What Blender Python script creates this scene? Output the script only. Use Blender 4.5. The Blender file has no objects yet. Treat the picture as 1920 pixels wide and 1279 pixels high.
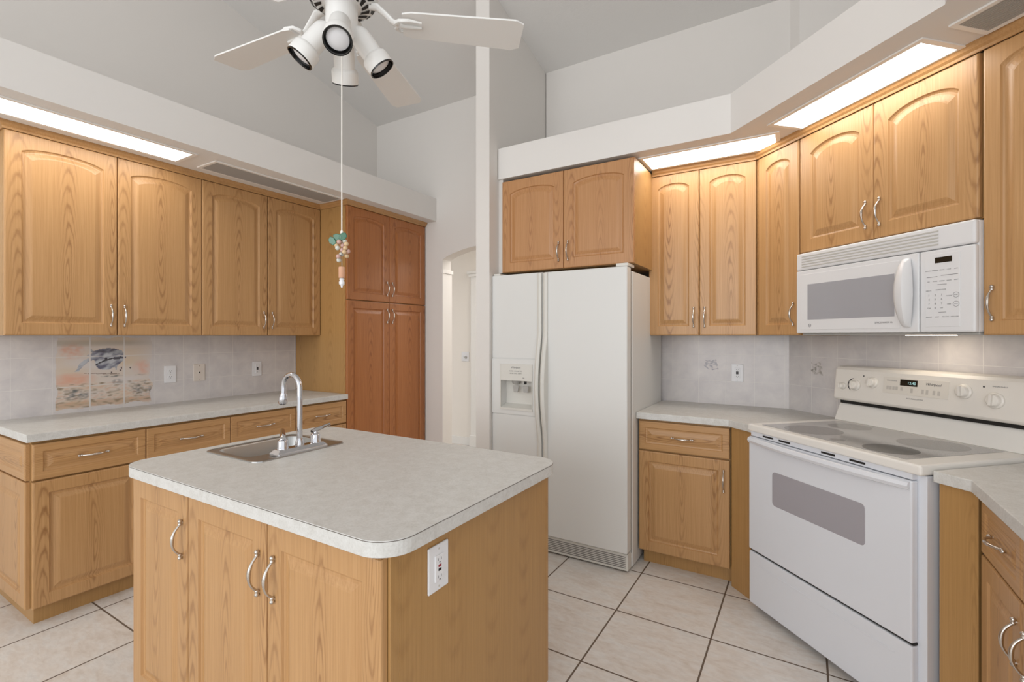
import bpy, bmesh, math, random
from mathutils import Vector, Matrix, noise, geometry
random.seed(7)
PI = math.pi
SC = bpy.context.scene
COL = SC.collection

# ------------------------------------------------------------------ camera
cd = bpy.data.cameras.new('camera'); cam = bpy.data.objects.new('camera', cd); COL.objects.link(cam)
cam.location = (0, 0, 1.37); cam.rotation_euler = (PI/2, 0, math.radians(31.26))
cd.sensor_width = 36; cd.lens = 36*907.6/1920; cd.shift_y = -9.5/1920; cd.clip_start = .02
SC.camera = cam
# ------------------------------------------------------------------ world, exposure
W = bpy.data.worlds.new('world'); SC.world = W; W.use_nodes = True
W.node_tree.nodes['Background'].inputs[0].default_value = (.95, .975, 1.0, 1)
W.node_tree.nodes['Background'].inputs[1].default_value = 1.5
vs = SC.view_settings
vs.view_transform = 'Standard'; vs.look = 'None'; vs.gamma = 1; vs.use_curve_mapping = False; vs.exposure = -0.24
PANEL_GLOW = 9.0

def area(name, loc, rot, sx, sy, power, col):
    l = bpy.data.lights.new(name, 'AREA'); l.shape = 'RECTANGLE'; l.size = sx; l.size_y = sy; l.energy = power; l.color = col
    o = bpy.data.objects.new(name, l); COL.objects.link(o); o.location = loc; o.rotation_euler = rot
    return o
area('hall_lamp', (-2.1, 4.25, 2.42), (0, 0, 0), 1.4, .9, 24, (1, .96, .92))  # unseen hall ceiling lamp, placed to brighten the hall and arch jamb
area('rear_fill', (-1.2, -4.3, 1.9), (math.radians(112), 0, 0), 4.2, 2.6, 140, (.97, .98, 1))  # added fill lamp behind the camera, aimed up to lighten ceiling and walls

# ------------------------------------------------------------------ colours and materials
def lin(r, g=None, b=None):
    if g is None: g = b = r
    f = lambda c: (c/255/12.92 if c/255 <= .04045 else ((c/255+.055)/1.055)**2.4)
    return (f(r), f(g), f(b), 1)

def plain(name, col, rough=.5, metal=0, emit=None, es=0, spec=None, coat=0):
    m = bpy.data.materials.new(name); m.use_nodes = True
    b = m.node_tree.nodes['Principled BSDF']
    b.inputs['Base Color'].default_value = col; b.inputs['Roughness'].default_value = rough; b.inputs['Metallic'].default_value = metal
    if spec is not None: b.inputs['Specular IOR Level'].default_value = spec
    if coat: b.inputs['Coat Weight'].default_value = coat
    if emit: b.inputs['Emission Color'].default_value = emit; b.inputs['Emission Strength'].default_value = es
    return m

class G:
    """small node graph helper"""
    def __init__(s, m): s.t = m.node_tree; s.n = s.t.nodes; s.l = s.t.links; s.b = s.n['Principled BSDF']
    def node(s, typ, **kw):
        n = s.n.new(typ)
        for k, v in kw.items(): setattr(n, k, v)
        return n
    def link(s, a, b): s.l.new(a, b)
    def math(s, op, a, b=None, c=None):
        n = s.node('ShaderNodeMath', operation=op)
        for i, v in enumerate((a, b, c)):
            if v is None: continue
            if isinstance(v, (int, float)): n.inputs[i].default_value = v
            else: s.link(v, n.inputs[i])
        return n.outputs[0]
    def comb(s, x, y, z):
        n = s.node('ShaderNodeCombineXYZ')
        for i, v in enumerate((x, y, z)):
            if isinstance(v, (int, float)): n.inputs[i].default_value = v
            else: s.link(v, n.inputs[i])
        return n.outputs[0]
    def noise(s, vec, scale, detail=3, rough=.5, dist=0):
        n = s.node('ShaderNodeTexNoise'); s.link(vec, n.inputs['Vector'])
        n.inputs['Scale'].default_value = scale; n.inputs['Detail'].default_value = detail; n.inputs['Roughness'].default_value = rough
        n.inputs['Distortion'].default_value = dist
        return n.outputs['Fac']
    def ramp(s, fac, stops):
        n = s.node('ShaderNodeValToRGB'); s.link(fac, n.inputs[0]); e = n.color_ramp.elements
        while len(e) < len(stops): e.new(.5)
        for el, (p, c) in zip(e, stops): el.position = p; el.color = c
        return n.outputs[0]
    def mix(s, fac, a, b, mode='MIX'):
        n = s.node('ShaderNodeMix', data_type='RGBA', blend_type=mode)
        for i, v in ((0, fac), (6, a), (7, b)):
            if isinstance(v, (int, float)): n.inputs[i].default_value = v
            elif isinstance(v, tuple): n.inputs[i].default_value = v
            else: s.link(v, n.inputs[i])
        return n.outputs[2]
    def bump(s, h, strength, dist=.001):
        n = s.node('ShaderNodeBump'); n.inputs['Strength'].default_value = strength; n.inputs['Distance'].default_value = dist
        s.link(h, n.inputs['Height']); s.link(n.outputs[0], s.b.inputs['Normal'])

def oak(name, light, mid, dark, horiz=False, cathedral=1.0):
    m = plain(name, mid, .36); g = G(m)
    tc = g.node('ShaderNodeTexCoord').outputs['Object']; sp = g.node('ShaderNodeSeparateXYZ'); g.link(tc, sp.inputs[0])
    x, y, z = sp.outputs
    if horiz: x, z = z, x
    x = g.math('ADD', x, y)
    rnd = g.node('ShaderNodeObjectInfo').outputs['Random']
    r1 = g.math('MULTIPLY', rnd, 37.0); 
    # wobble of the growth rings along the board
    wob = g.noise(g.comb(g.math('MULTIPLY', x, 2.0), g.math('MULTIPLY', y, 2.0), g.math('ADD', g.math('MULTIPLY', z, 1.6), r1)), 1.6, 2)
    xs = g.math('ADD', x, g.math('MULTIPLY', g.math('SUBTRACT', rnd, .5), .05))
    band = g.math('FLOOR', g.math('DIVIDE', g.math('ADD', xs, .095), .19))
    xf = g.math('SUBTRACT', xs, g.math('MULTIPLY', band, .19))
    xo = g.math('ADD', xf, g.math('MULTIPLY', g.math('SUBTRACT', wob, .5), .045))
    zo = g.math('MULTIPLY', g.math('SUBTRACT', z, g.math('ADD', g.math('MULTIPLY', g.math('SUBTRACT', rnd, .5), .8), g.math('MULTIPLY', band, .37))), .085)
    rr = g.math('SQRT', g.math('ADD', g.math('MULTIPLY', xo, xo), g.math('MULTIPLY', zo, zo)))
    jag = g.noise(g.comb(g.math('MULTIPLY', x, 90.0), g.math('MULTIPLY', y, 90.0), g.math('ADD', g.math('MULTIPLY', z, 26.0), r1)), 1.0, 2)
    ph = g.math('ADD', g.math('MULTIPLY', rr, 760.0), g.math('MULTIPLY', jag, 3.2))
    ring = g.math('ADD', g.math('MULTIPLY', g.math('SINE', ph), .5), .5)
    ring = g.math('POWER', ring, 3.0)
    near = g.math('SUBTRACT', 1.0, g.math('SMOOTH_MIN', g.math('MULTIPLY', g.math('ABSOLUTE', xo), 22.0), 1.0, .35))
    patch = g.noise(g.comb(g.math('MULTIPLY', x, 5.0), g.math('MULTIPLY', y, 5.0), g.math('ADD', g.math('MULTIPLY', z, .8), r1)), 2.2, 1)
    ringm = g.math('MULTIPLY', ring, g.math('MULTIPLY', g.math('ADD', g.math('MULTIPLY', near, .95), .06), g.math('MULTIPLY', patch, 1.5*cathedral)))
    streak = g.noise(g.comb(g.math('MULTIPLY', x, 170.0), g.math('MULTIPLY', y, 170.0), g.math('ADD', g.math('MULTIPLY', z, 2.6), r1)), 1.0, 3, .6)
    pore = g.noise(g.comb(g.math('MULTIPLY', x, 420.0), g.math('MULTIPLY', y, 420.0), g.math('ADD', g.math('MULTIPLY', z, 14.0), r1)), 1.0, 2, .6)
    base = g.ramp(streak, [(.28, mid), (.72, light)])
    c = g.mix(g.math('MULTIPLY', ringm, .8), base, dark)
    c = g.mix(g.math('MULTIPLY', g.math('GREATER_THAN', pore, .66), .16), c, dark)
    g.link(c, g.b.inputs['Base Color'])
    g.bump(streak, .12, .0006)
    return m

OAK_L, OAK_M, OAK_D = lin(195, 152, 104), lin(177, 134, 86), lin(136, 93, 54)
M = {}
M['oak'] = oak('honey_oak', OAK_L, OAK_M, OAK_D)
M['oak_h'] = oak('honey_oak_horizontal', OAK_L, OAK_M, OAK_D, True)
M['panel'] = oak('oak_panel', lin(182, 141, 88), lin(167, 127, 76), lin(136, 95, 52), False, .55)
M['trimoak'] = oak('oak_trim', lin(188, 145, 95), lin(170, 126, 78), lin(135, 93, 52), True, .4)
M['oak_redder'] = oak('redder_oak', lin(178, 116, 66), lin(158, 96, 50), lin(120, 66, 32), cathedral=.8)  # darker, redder copy of the oak, for the pantry doors
M['oak_reddish'] = oak('reddish_oak', lin(192, 143, 96), lin(175, 124, 77), lin(136, 86, 48), cathedral=.8)  # slightly darker, redder copy of the oak, for the doors above the refrigerator
M['dark'] = plain('black_gap', lin(24, 22, 20), .6)
M['wall'] = None

def paint(name, col, sc=60, b=.06):
    m = plain(name, col, .85, spec=.25); g = G(m)
    tc = g.node('ShaderNodeTexCoord').outputs['Object']
    h = g.noise(tc, sc, 4); g.bump(h, b, .004)
    return m
M['wall'] = paint('painted_wall', lin(224, 220, 215))
M['ceil'] = paint('painted_ceiling', lin(224, 222, 219), 90, .15)
M['soffit'] = paint('painted_soffit', lin(228, 225, 221))
M['hall'] = paint('hall_paint', lin(242, 236, 228))
M['casing'] = plain('white_casing', lin(238, 236, 232), .45)

def laminate():
    m = plain('grey_laminate', lin(206, 205, 201), .42); g = G(m)
    tc = g.node('ShaderNodeTexCoord').outputs['Object']
    a = g.noise(tc, 190, 4, .65); b = g.noise(tc, 26, 4, .6, .8)
    c = g.ramp(a, [(.3, lin(190, 188, 183)), (.52, lin(208, 207, 203)), (.75, lin(222, 221, 218))])
    c = g.mix(.5, c, g.ramp(b, [(.3, lin(192, 190, 184)), (.65, lin(216, 216, 213))]))
    g.link(c, g.b.inputs['Base Color'])
    return m
M['laminate'] = laminate()

def floor_mat():
    m = plain('floor_tile', lin(215, 205, 195), .38); g = G(m)
    tc = g.node('ShaderNodeTexCoord').outputs['Object']
    mp = g.node('ShaderNodeMapping'); g.link(tc, mp.inputs[0]); mp.inputs['Location'].default_value = (.81+.443*20, -2.337+.443*20, 0)
    br = g.node('ShaderNodeTexBrick', offset=0.0, squash=1.0); g.link(mp.outputs[0], br.inputs['Vector'])
    br.inputs['Scale'].default_value = 1; br.inputs['Brick Width'].default_value = .443; br.inputs['Row Height'].default_value = .443
    br.inputs['Mortar Size'].default_value = .0042; br.inputs['Mortar Smooth'].default_value = .15; br.inputs['Bias'].default_value = 0
    br.inputs['Color1'].default_value = (.42, .42, .42, 1); br.inputs['Color2'].default_value = (.58, .58, .58, 1)
    tint = br.outputs['Color']
    st = g.node('ShaderNodeMapping'); g.link(tc, st.inputs[0]); st.inputs['Scale'].default_value = (1, 2.2, 1); st.inputs['Rotation'].default_value = (0, 0, .25)
    n1 = g.noise(st.outputs[0], 6, 6, .62, .6); n2 = g.noise(st.outputs[0], 24, 5, .6, .5)
    c = g.ramp(n1, [(.3, lin(204, 192, 180)), (.45, lin(218, 210, 202)), (.58, lin(222, 219, 215)), (.75, lin(206, 206, 204))])
    c = g.mix(.35, c, g.ramp(n2, [(.35, lin(200, 190, 180)), (.6, lin(228, 224, 218))]))
    c = g.mix(.22, c, tint, 'OVERLAY')
    c = g.mix(br.outputs['Fac'], c, lin(106, 90, 76))
    g.link(c, g.b.inputs['Base Color'])
    g.link(g.math('ADD', g.math('MULTIPLY', br.outputs['Fac'], .4), .34), g.b.inputs['Roughness'])
    g.bump(g.math('SUBTRACT', 1.0, br.outputs['Fac']), .5, .003)
    return m
M['floor'] = floor_mat()

def splash_mat():
    m = plain('wall_tile', lin(216, 210, 208), .3); g = G(m)
    tc = g.node('ShaderNodeTexCoord').outputs['Object']; sp = g.node('ShaderNodeSeparateXYZ'); g.link(tc, sp.inputs[0])
    v = g.comb(g.math('ADD', sp.outputs[0], 1.719), g.math('ADD', sp.outputs[2], 1.77-1.068), 0.0)
    br = g.node('ShaderNodeTexBrick', offset=0.0, squash=1.0); g.link(v, br.inputs['Vector'])
    br.inputs['Scale'].default_value = 1; br.inputs['Brick Width'].default_value = .1719; br.inputs['Row Height'].default_value = .177
    br.inputs['Mortar Size'].default_value = .0016; br.inputs['Mortar Smooth'].default_value = .3; br.inputs['Bias'].default_value = 0
    n1 = g.noise(tc, 9, 4, .6, .4)
    c = g.ramp(n1, [(.32, lin(203, 198, 198)), (.68, lin(220, 215, 212))])
    c = g.mix(br.outputs['Fac'], c, lin(226, 222, 218))
    g.link(c, g.b.inputs['Base Color']); g.bump(g.math('SUBTRACT', 1.0, br.outputs['Fac']), .35, .0015)
    return m
M['splash'] = splash_mat()
M['white'] = plain('white_enamel', lin(226, 225, 222), .28)
def fridge_mat():
    m = plain('fridge_enamel', lin(220, 220, 217), .38); g = G(m)
    g.bump(g.noise(g.node('ShaderNodeTexCoord').outputs['Object'], 420, 2), .08, .0006); return m
M['fridge'] = fridge_mat()
M['fridge_trim'] = plain('fridge_plastic', lin(216, 214, 207), .4)
M['grey_plastic'] = plain('grey_plastic', lin(170, 168, 164), .45)
M['stove'] = plain('range_enamel', lin(222, 225, 231), .22)
M['bisque'] = plain('cooktop_enamel', lin(232, 229, 223), .25)
M['ctrl'] = plain('control_enamel', lin(230, 225, 217), .32)
M['ctrl_inset'] = plain('control_inset', lin(224, 218, 208), .35)
M['ovenglass'] = plain('oven_glass', lin(162, 159, 165), .08)
M['mwglass'] = plain('microwave_glass', lin(164, 164, 169), .16)
M['mw'] = plain('microwave_white', lin(225, 225, 226), .24)
M['vent_in'] = plain('vent_slot', lin(190, 188, 182), .5)
def ceramic():
    m = plain('speckled_glass', lin(150, 148, 147), .1); g = G(m)
    tc = g.node('ShaderNodeTexCoord').outputs['Object']
    c = g.ramp(g.noise(tc, 420, 2, .7), [(.36, lin(130, 128, 127)), (.55, lin(178, 176, 174))]); g.link(c, g.b.inputs['Base Color']); return m
M['ceramic'] = ceramic()
def burner_mat(name, a, b):
    m = plain(name, a, .14); g = G(m); tc = g.node('ShaderNodeTexCoord').outputs['Object']
    g.link(g.ramp(g.noise(tc, 500, 2, .7), [(.4, a), (.6, b)]), g.b.inputs['Base Color']); return m
M['burner'] = burner_mat('burner_grey', lin(108, 105, 103), lin(144, 141, 138))
M['burner_dark'] = burner_mat('burner_dark', lin(46, 44, 42), lin(112, 110, 106))
M['chrome'] = plain('chrome', lin(205, 205, 209), .07, 1)
M['nickel'] = plain('satin_nickel', lin(205, 198, 190), .22, 1)
M['steel'] = plain('brushed_steel', lin(172, 172, 170), .34, 1)
M['fan'] = plain('fan_white', lin(232, 231, 228), .35)
M['black'] = plain('gloss_black', lin(14, 13, 13), .15)
M['bulb'] = plain('frosted_bulb', lin(226, 226, 228), .3)
M['plate'] = plain('white_plate', lin(232, 232, 234), .35)
M['ivory'] = plain('ivory_plate', lin(220, 210, 200), .4)
M['red'] = plain('red_button', lin(150, 30, 44), .4)
M['glow'] = plain('light_diffuser', lin(240), .5, emit=(1, .96, .90, 1), es=PANEL_GLOW)
M['tasklamp'] = plain('hood_lamp', lin(240), .5, emit=(1, .86, .68, 1), es=11)
M['ink'] = plain('grey_print', lin(128, 126, 128), .6)
M['ink_dark'] = plain('dark_print', lin(70, 68, 70), .6)
M['ink_pale'] = plain('pale_print', lin(196, 190, 182), .6)
M['lcd'] = plain('dark_display', lin(26, 22, 14), .2)
M['digits'] = plain('lit_digits', lin(120, 160, 160), .5, emit=(.55, .85, .85, 1), es=.6)
M['ventgrey'] = plain('grille_grey', lin(178, 175, 171), .55)
M['ventdark'] = plain('grille_back', lin(120, 117, 113), .6)
M['chain'] = plain('white_cord', lin(236, 232, 224), .5)
M['leaf'] = plain('green_glass', lin(58, 108, 82), .15)
M['grape1'] = plain('amber_bead', lin(210, 180, 140), .12)
M['grape2'] = plain('rose_bead', lin(196, 160, 150), .12)
M['grape3'] = plain('clear_bead', lin(205, 205, 195), .1)
M['cork'] = plain('cork', lin(208, 160, 130), .8)
M['seam'] = plain('dark_seam', lin(96, 88, 80), .6)
def paint_attr():
    m = plain('tile_painting', lin(200), .3); g = G(m)
    a = g.node('ShaderNodeAttribute', attribute_name='paint'); g.link(a.outputs['Color'], g.b.inputs['Base Color']); return m
M['painting'] = paint_attr()

# ------------------------------------------------------------------ mesh helpers
class MB:
    def __init__(s): s.v = []; s.f = []; s.mi = []; s.sm = []
    def add(s, vs, fs, mi=0, smooth=False):
        o = len(s.v); s.v += [tuple(p) for p in vs]
        for f in fs: s.f.append(tuple(i+o for i in f)); s.mi.append(mi); s.sm.append(smooth)
        return s
    def box(s, x0, x1, y0, y1, z0, z1, mi=0):
        v = [(x0,y0,z0),(x1,y0,z0),(x1,y1,z0),(x0,y1,z0),(x0,y0,z1),(x1,y0,z1),(x1,y1,z1),(x0,y1,z1)]
        return s.add(v, [(0,3,2,1),(4,5,6,7),(0,1,5,4),(1,2,6,5),(2,3,7,6),(3,0,4,7)], mi)
    def prism(s, poly, z0, z1, mi=0, axis='z'):
        n = len(poly)
        ar = sum(poly[i][0]*poly[(i+1)%n][1]-poly[(i+1)%n][0]*poly[i][1] for i in range(n))
        if ar < 0: poly = poly[::-1]
        if axis == 'z': P = lambda a, b, h: (a, b, h)
        elif axis == 'y': P = lambda a, b, h: (a, h, b)
        else: P = lambda a, b, h: (h, a, b)
        v = [P(a, b, z0) for a, b in poly]+[P(a, b, z1) for a, b in poly]
        f = [tuple(range(n))[::-1], tuple(range(n, 2*n))]+[(i, (i+1)%n, n+(i+1)%n, n+i) for i in range(n)]
        if axis == 'y': f = [t[::-1] for t in f]
        return s.add(v, f, mi)
    def loops(s, L, cap0=True, cap1=True, mi=0, smooth=False, closed=True):
        n = len(L[0]); v = [p for l in L for p in l]; f = []
        for k in range(len(L)-1):
            for i in range(n if closed else n-1):
                j = (i+1) % n; f.append((k*n+i, k*n+j, (k+1)*n+j, (k+1)*n+i))
        if cap0: f.append(tuple(range(n))[::-1])
        if cap1: f.append(tuple(range((len(L)-1)*n, len(L)*n)))
        return s.add(v, f, mi, smooth)
    def tube(s, pts, rad, n=12, mi=0, cap=True, flat=1.0):
        pts = [Vector(p) for p in pts]; L = []; up = None
        for i, p in enumerate(pts):
            t = (pts[min(i+1, len(pts)-1)]-pts[max(i-1, 0)]).normalized()
            if up is None:
                a = Vector((0,0,1)) if abs(t.z) < .9 else Vector((1,0,0)); up = (a-t*a.dot(t)).normalized()
            else: up = (up-t*up.dot(t)).normalized()
            sd = t.cross(up); r = rad[i] if isinstance(rad, (list, tuple)) else rad
            L.append([p+(up*math.cos(2*PI*k/n)+sd*math.sin(2*PI*k/n)*flat)*r for k in range(n)])
        return s.loops(L, cap, cap, mi, True)
    def lathe(s, prof, c=(0,0,0), ax=(0,0,1), n=24, mi=0, cap0=True, cap1=True):
        """prof: (radius, height along ax)"""
        ax = Vector(ax).normalized(); a = Vector((1,0,0)) if abs(ax.x) < .8 else Vector((0,1,0))
        u = (a-ax*a.dot(ax)).normalized(); w = ax.cross(u); c = Vector(c)
        L = [[c+ax*h+(u*math.cos(2*PI*k/n)+w*math.sin(2*PI*k/n))*max(r, 1e-5) for k in range(n)] for r, h in prof]
        return s.loops(L, cap0, cap1, mi, True)
    def ball(s, c, r, n=12, mi=0, sz=1.0):
        return s.lathe([(r*math.sin(PI*i/8), -r*sz*math.cos(PI*i/8)) for i in range(9)], c, n=n, mi=mi, cap0=False, cap1=False)
    def build(s, name, mats, parent=None, loc=(0,0,0), rot=(0,0,0), bevel=0, seg=2, fix=True):
        me = bpy.data.meshes.new(name); me.from_pydata(s.v, [], s.f)
        mats = mats if isinstance(mats, (list, tuple)) else [mats]
        for m in mats: me.materials.append(M[m] if isinstance(m, str) else m)
        for p, mi, sm in zip(me.polygons, s.mi, s.sm): p.material_index = mi; p.use_smooth = sm
        if fix:
            bm = bmesh.new(); bm.from_mesh(me); bmesh.ops.recalc_face_normals(bm, faces=bm.faces); bm.to_mesh(me); bm.free()
        if any(s.sm):
            try: me.set_sharp_from_angle(angle=math.radians(42))
            except Exception: pass
        o = bpy.data.objects.new(name, me); COL.objects.link(o)
        if parent is not None: o.parent = parent
        o.location = loc; o.rotation_euler = rot
        if bevel:
            b = o.modifiers.new('bevel', 'BEVEL'); b.width = bevel; b.segments = seg; b.limit_method = 'ANGLE'; b.angle_limit = math.radians(40)
        return o

def thing(name, label, cat, loc=(0,0,0), rz=0, group=None):
    o = bpy.data.objects.new(name, None); COL.objects.link(o); o.location = loc; o.rotation_euler = (0,0,rz); o.empty_display_size = .1
    return tag(o, label, cat, group)
def tag(o, label, cat, group=None):
    o['label'] = label; o['category'] = cat
    if group: o['group'] = group
    return o
def struct(o): o['kind'] = 'structure'; return o

def text(name, body, size, parent, loc, rot, mat, sx=1.0, align='CENTER', shear=0):
    c = bpy.data.curves.new(name, 'FONT'); c.body = body; c.size = size; c.extrude = .0002; c.align_x = align; c.align_y = 'CENTER'; c.shear = shear
    t = bpy.data.objects.new(name, c); COL.objects.link(t)
    me = bpy.data.meshes.new_from_object(t.evaluated_get(bpy.context.evaluated_depsgraph_get()))
    bpy.data.objects.remove(t); bpy.data.curves.remove(c)
    me.name = name; me.materials.clear(); me.materials.append(M[mat])
    o = bpy.data.objects.new(name, me); COL.objects.link(o); o.parent = parent; o.location = loc; o.rotation_euler = rot; o.scale = (sx, 1, 1)
    return o
FRONT = (PI/2, 0, 0)      # lettering that faces local -y
R2 = math.sqrt(.5)
def diag(s, D, z=0.0): return ((s+D)*R2, (D-s)*R2, z)   # s along the corner wall, D its distance from the camera's foot

# ------------------------------------------------------------------ room shell
CZ = lambda y: 3.5+.25*(3.5-y)
b = MB().box(-6, 3.2, -4.6, 5.1, -.05, 0); struct(b.build('floor', 'floor'))
b = MB(); b.prism([(-4.6, CZ(-.5)), (-.5, CZ(-.5)), (3.62, CZ(3.62)), (3.62, CZ(3.62)+.1), (-.5, CZ(-.5)+.1), (-4.6, CZ(-.5)+.1)], -3.85, 1.22, axis='x'); struct(b.build('ceiling', 'ceil'))
b = MB(); b.prism([(-4.6, 0), (3.62, 0), (3.62, CZ(3.62)), (-.5, CZ(-.5)), (-4.6, CZ(-.5))], -3.85, -3.73, axis='x'); struct(b.build('wall_left', 'wall'))
b = MB(); b.prism([(.9, 0), (3.62, 0), (3.62, CZ(3.62)), (.9, CZ(.9))], 1.1, 1.22, axis='x'); struct(b.build('wall_right', 'wall'))
# far wall with the arched opening
ax0, ax1, zs, rise = -2.876, -1.955, 2.077, .093
pts = [(-3.73, 0), (-3.73, 3.5), (-1.913, 3.5), (-1.913, 0), (ax1, 0)]
for i in range(25):
    u = i/24; x = ax1+(ax0-ax1)*u; pts.append((x, zs+rise*math.sin(PI*u)**.75 if 0 < u < 1 else zs))
pts.append((ax0, 0))
b = MB(); b.prism(pts, 3.5, 3.62, axis='y'); struct(b.build('wall_far', 'wall'))
b = MB(); b.box(-1.80, 1.1, 3.5, 3.62, 0, 3.5); struct(b.build('wall_back', 'wall'))
b = MB(); b.prism([(2.684, 0), (3.62, 0), (3.62, CZ(3.62)), (2.684, CZ(2.684))], -1.915, -1.806, axis='x'); struct(b.build('wall_partition', 'wall'))
b = MB(); b.prism([(-.087, 3.5), (1.1, 2.313), (1.1, 3.5)], 0, 2.44)
b.prism([(-.085, 3.5), (-.033, 3.448), (1.1, 3.448), (1.1, 3.5)], 2.44, 3.5); struct(b.build('wall_corner', 'wall'))
# soffits
b = MB(); b.box(-3.73, -2.95, -1.2, 3.5, 2.44, 2.65); struct(b.build('trim_1', 'soffit'))
b = MB(); b.prism([(-1.80, 3.5), (-1.80, 2.784), (-.339, 2.784), (.384, 2.061), (.384, .9), (1.1, .9), (1.1, 2.313), (-.087, 3.5)], 2.44, 2.65); struct(b.build('trim_2', 'soffit'))
# strip of wall between column and refrigerator cabinet
b = MB(); b.box(-1.806, -1.772, 2.80, 3.5, 1.80, 2.44); struct(b.build('trim_3', 'wall'))
# hall beyond the arch
b = MB(); b.box(-5.6, -.8, 4.9, 5.02, 0, 2.46); struct(b.build('wall_hall', 'hall'))
b = MB(); b.box(-5.6, -.8, 3.62, 4.9, 2.46, 2.52); struct(b.build('ceiling.001', 'hall'))
b = MB(); b.box(-5.7, -5.6, 3.62, 4.9, 0, 2.46); struct(b.build('wall_hall_end', 'hall'))
b = MB(); b.box(-.9, -.8, 3.62, 4.9, 0, 2.46); struct(b.build('wall_hall_side', 'hall'))
def pilaster(n, x0, x1):
    b = MB(); b.box(x0, x1, 4.86, 4.9, 0, 2.1); b.box(x0-.02, x1+.02, 4.84, 4.9, 2.1, 2.135); b.box(x0-.035, x1+.035, 4.825, 4.9, 2.135, 2.17)
    b.box(x0-.01, x1+.01, 4.85, 4.9, 0, .14); struct(b.build(n, 'casing', bevel=.004))
b = MB(); b.box(-2.876, -2.868, 3.492, 3.628, 0, 1.95); b.box(-2.876, -2.858, 3.484, 3.636, 1.95, 1.985); struct(b.build('trim_4', 'casing', bevel=.002))
pilaster('trim_5', -3.55, -3.43)
b = MB(); b.box(-3.93, -3.56, 4.885, 4.9, 0, .1); struct(b.build('baseboard_hall', 'casing', bevel=.003))
# tiled backsplashes: local x along the wall, local z up
def splash(n, loc, rz, length, x_phase):
    b = MB(); b.box(x_phase, x_phase+length, -.008, 0, .9, 1.376)
    o = b.build(n, 'splash'); o.rotation_euler = (0, 0, rz)
    e = Vector((math.cos(rz), math.sin(rz), 0)); o.location = Vector(loc)-e*x_phase; struct(o)
splash('trim_6', (-3.73, .735, 0), PI/2, 1.84, .735-1.012)
splash('trim_7', (-.9, 3.5, 0), 0, .9-.087+.005, -.9+.80)
splash('trim_8', (-.087, 3.5, 0), -PI/4, 1.66, .0)

# ------------------------------------------------------------------ oak door, drawer front, handle
def door_mesh(w, h, arch=0.0, fr=.06, t=.019, prof=1.5):
    N = 18; b = MB()
    def loop(d, y, rise):
        L = [(-w/2+d, y, -h/2+d), (w/2-d, y, -h/2+d)]
        for i in range(N+1):
            u = i/N; x = (w/2-d)*(1-2*u)
            L.append((x, y, h/2-d-rise+rise*math.sqrt(max(0, 1-(2*u-1)**2*.86))*1.0-rise*(math.sqrt(.14) if rise else 0)*0 if rise else h/2-d))
        return L
    k = prof
    L = [loop(0, t, 0), loop(0, .005, 0), loop(.002, .0015, 0), loop(.006, 0, 0), loop(fr, 0, arch), loop(fr+.004, .0045*k, arch), loop(fr+.010, .006*k, arch),
         loop(fr+.017, .0055*k, arch), loop(fr+.034, .0012*k, arch), loop(fr+.040, .0004, arch)]
    b.loops(L, True, True)
    return b
HANDLE = None
def handle_mesh():
    b = MB(); n = 20; pts = []; rad = []
    for i in range(n+1):
        t = -1+2*i/n
        pts.append((0, -.007-.022*(1-abs(t)**2.4), .047*t)); rad.append(.0036+.0022*math.exp(-((t-.15)/.45)**2))
    b.tube(pts, rad, 10)
    for sg in (-1, 1):
        b.ball((0, -.0065, sg*.0585), .0066, 10); b.ball((0, -.0065, sg*.049), .0058, 10)
        b.lathe([(.0042, 0), (.0036, .008)], (0, .0005, sg*.0535), (0, -1, 0), 10)
    return b
def put_handle(parent, x, z, horiz=False):
    global HANDLE
    if HANDLE is None:
        o = handle_mesh().build('handle', 'nickel', parent); HANDLE = o.data
    else:
        o = bpy.data.objects.new('handle', HANDLE); COL.objects.link(o); o.parent = parent
    o.location = (x, 0, z); o.rotation_euler = (0, PI/2 if horiz else 0, 0)
    return o
def put_door(root, x0, x1, z0, z1, y=0, arch=0, kind='door', hx=None, hz=None, rz=0, pos=None, fr=.06, mat='oak'):
    """hx, hz: handle position measured from the front's centre"""
    w, h = x1-x0, z1-z0
    if kind == 'drawer': o = door_mesh(w, h, 0, .036, prof=1.1).build('drawer', mat+'_h', root)
    else: o = door_mesh(w, h, arch, fr).build('door', mat, root)
    o.location = pos if pos else ((x0+x1)/2, y, (z0+z1)/2); o.rotation_euler = (0, 0, rz)
    if hx is not None: put_handle(o, hx, hz, kind == 'drawer')
    return o
G2 = .0018   # half gap between fronts

# ------------------------------------------------------------------ wall cabinets
UZ0, UZ1 = 1.372, 2.405
def upper(label, loc, rz, w, depth, z0, doors, group, z1=UZ1, hz=.115, arch=.048, fr=.062, mat='oak'):
    """doors: list of (x0, x1, side the handle is on or None)"""
    t = thing('wall_cabinet', label, 'cabinet', (loc[0], loc[1], z0), rz, group); H = z1-z0
    MB().box(.001, w-.001, .0215, depth, 0, H).build('carcass', 'panel', t, bevel=.001)
    for x0, x1, side in doors:
        ww = x1-x0; hx = None
        if side: hx = (ww/2-.032)*(1 if side == 'r' else -1)
        put_door(t, x0+G2, x1-G2, .002, H-.003, 0, arch, 'door', hx, -(H/2)+hz, fr=fr, mat=mat)
    return t
GU = 'oak wall cabinets with arched doors'
upper('oak wall cabinet at the far left above the whale mural', (-3.40, .744, 0), PI/2, .923, .33, UZ0, [(0, .4645, 'r'), (.4645, .923, 'l')], GU)
upper('oak wall cabinet above the outlets, between the whale-side cabinet and the tall pantry', (-3.40, 1.667, 0), PI/2, .910, .33, UZ0, [(0, .455, 'r'), (.455, .910, 'l')], GU)
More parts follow.
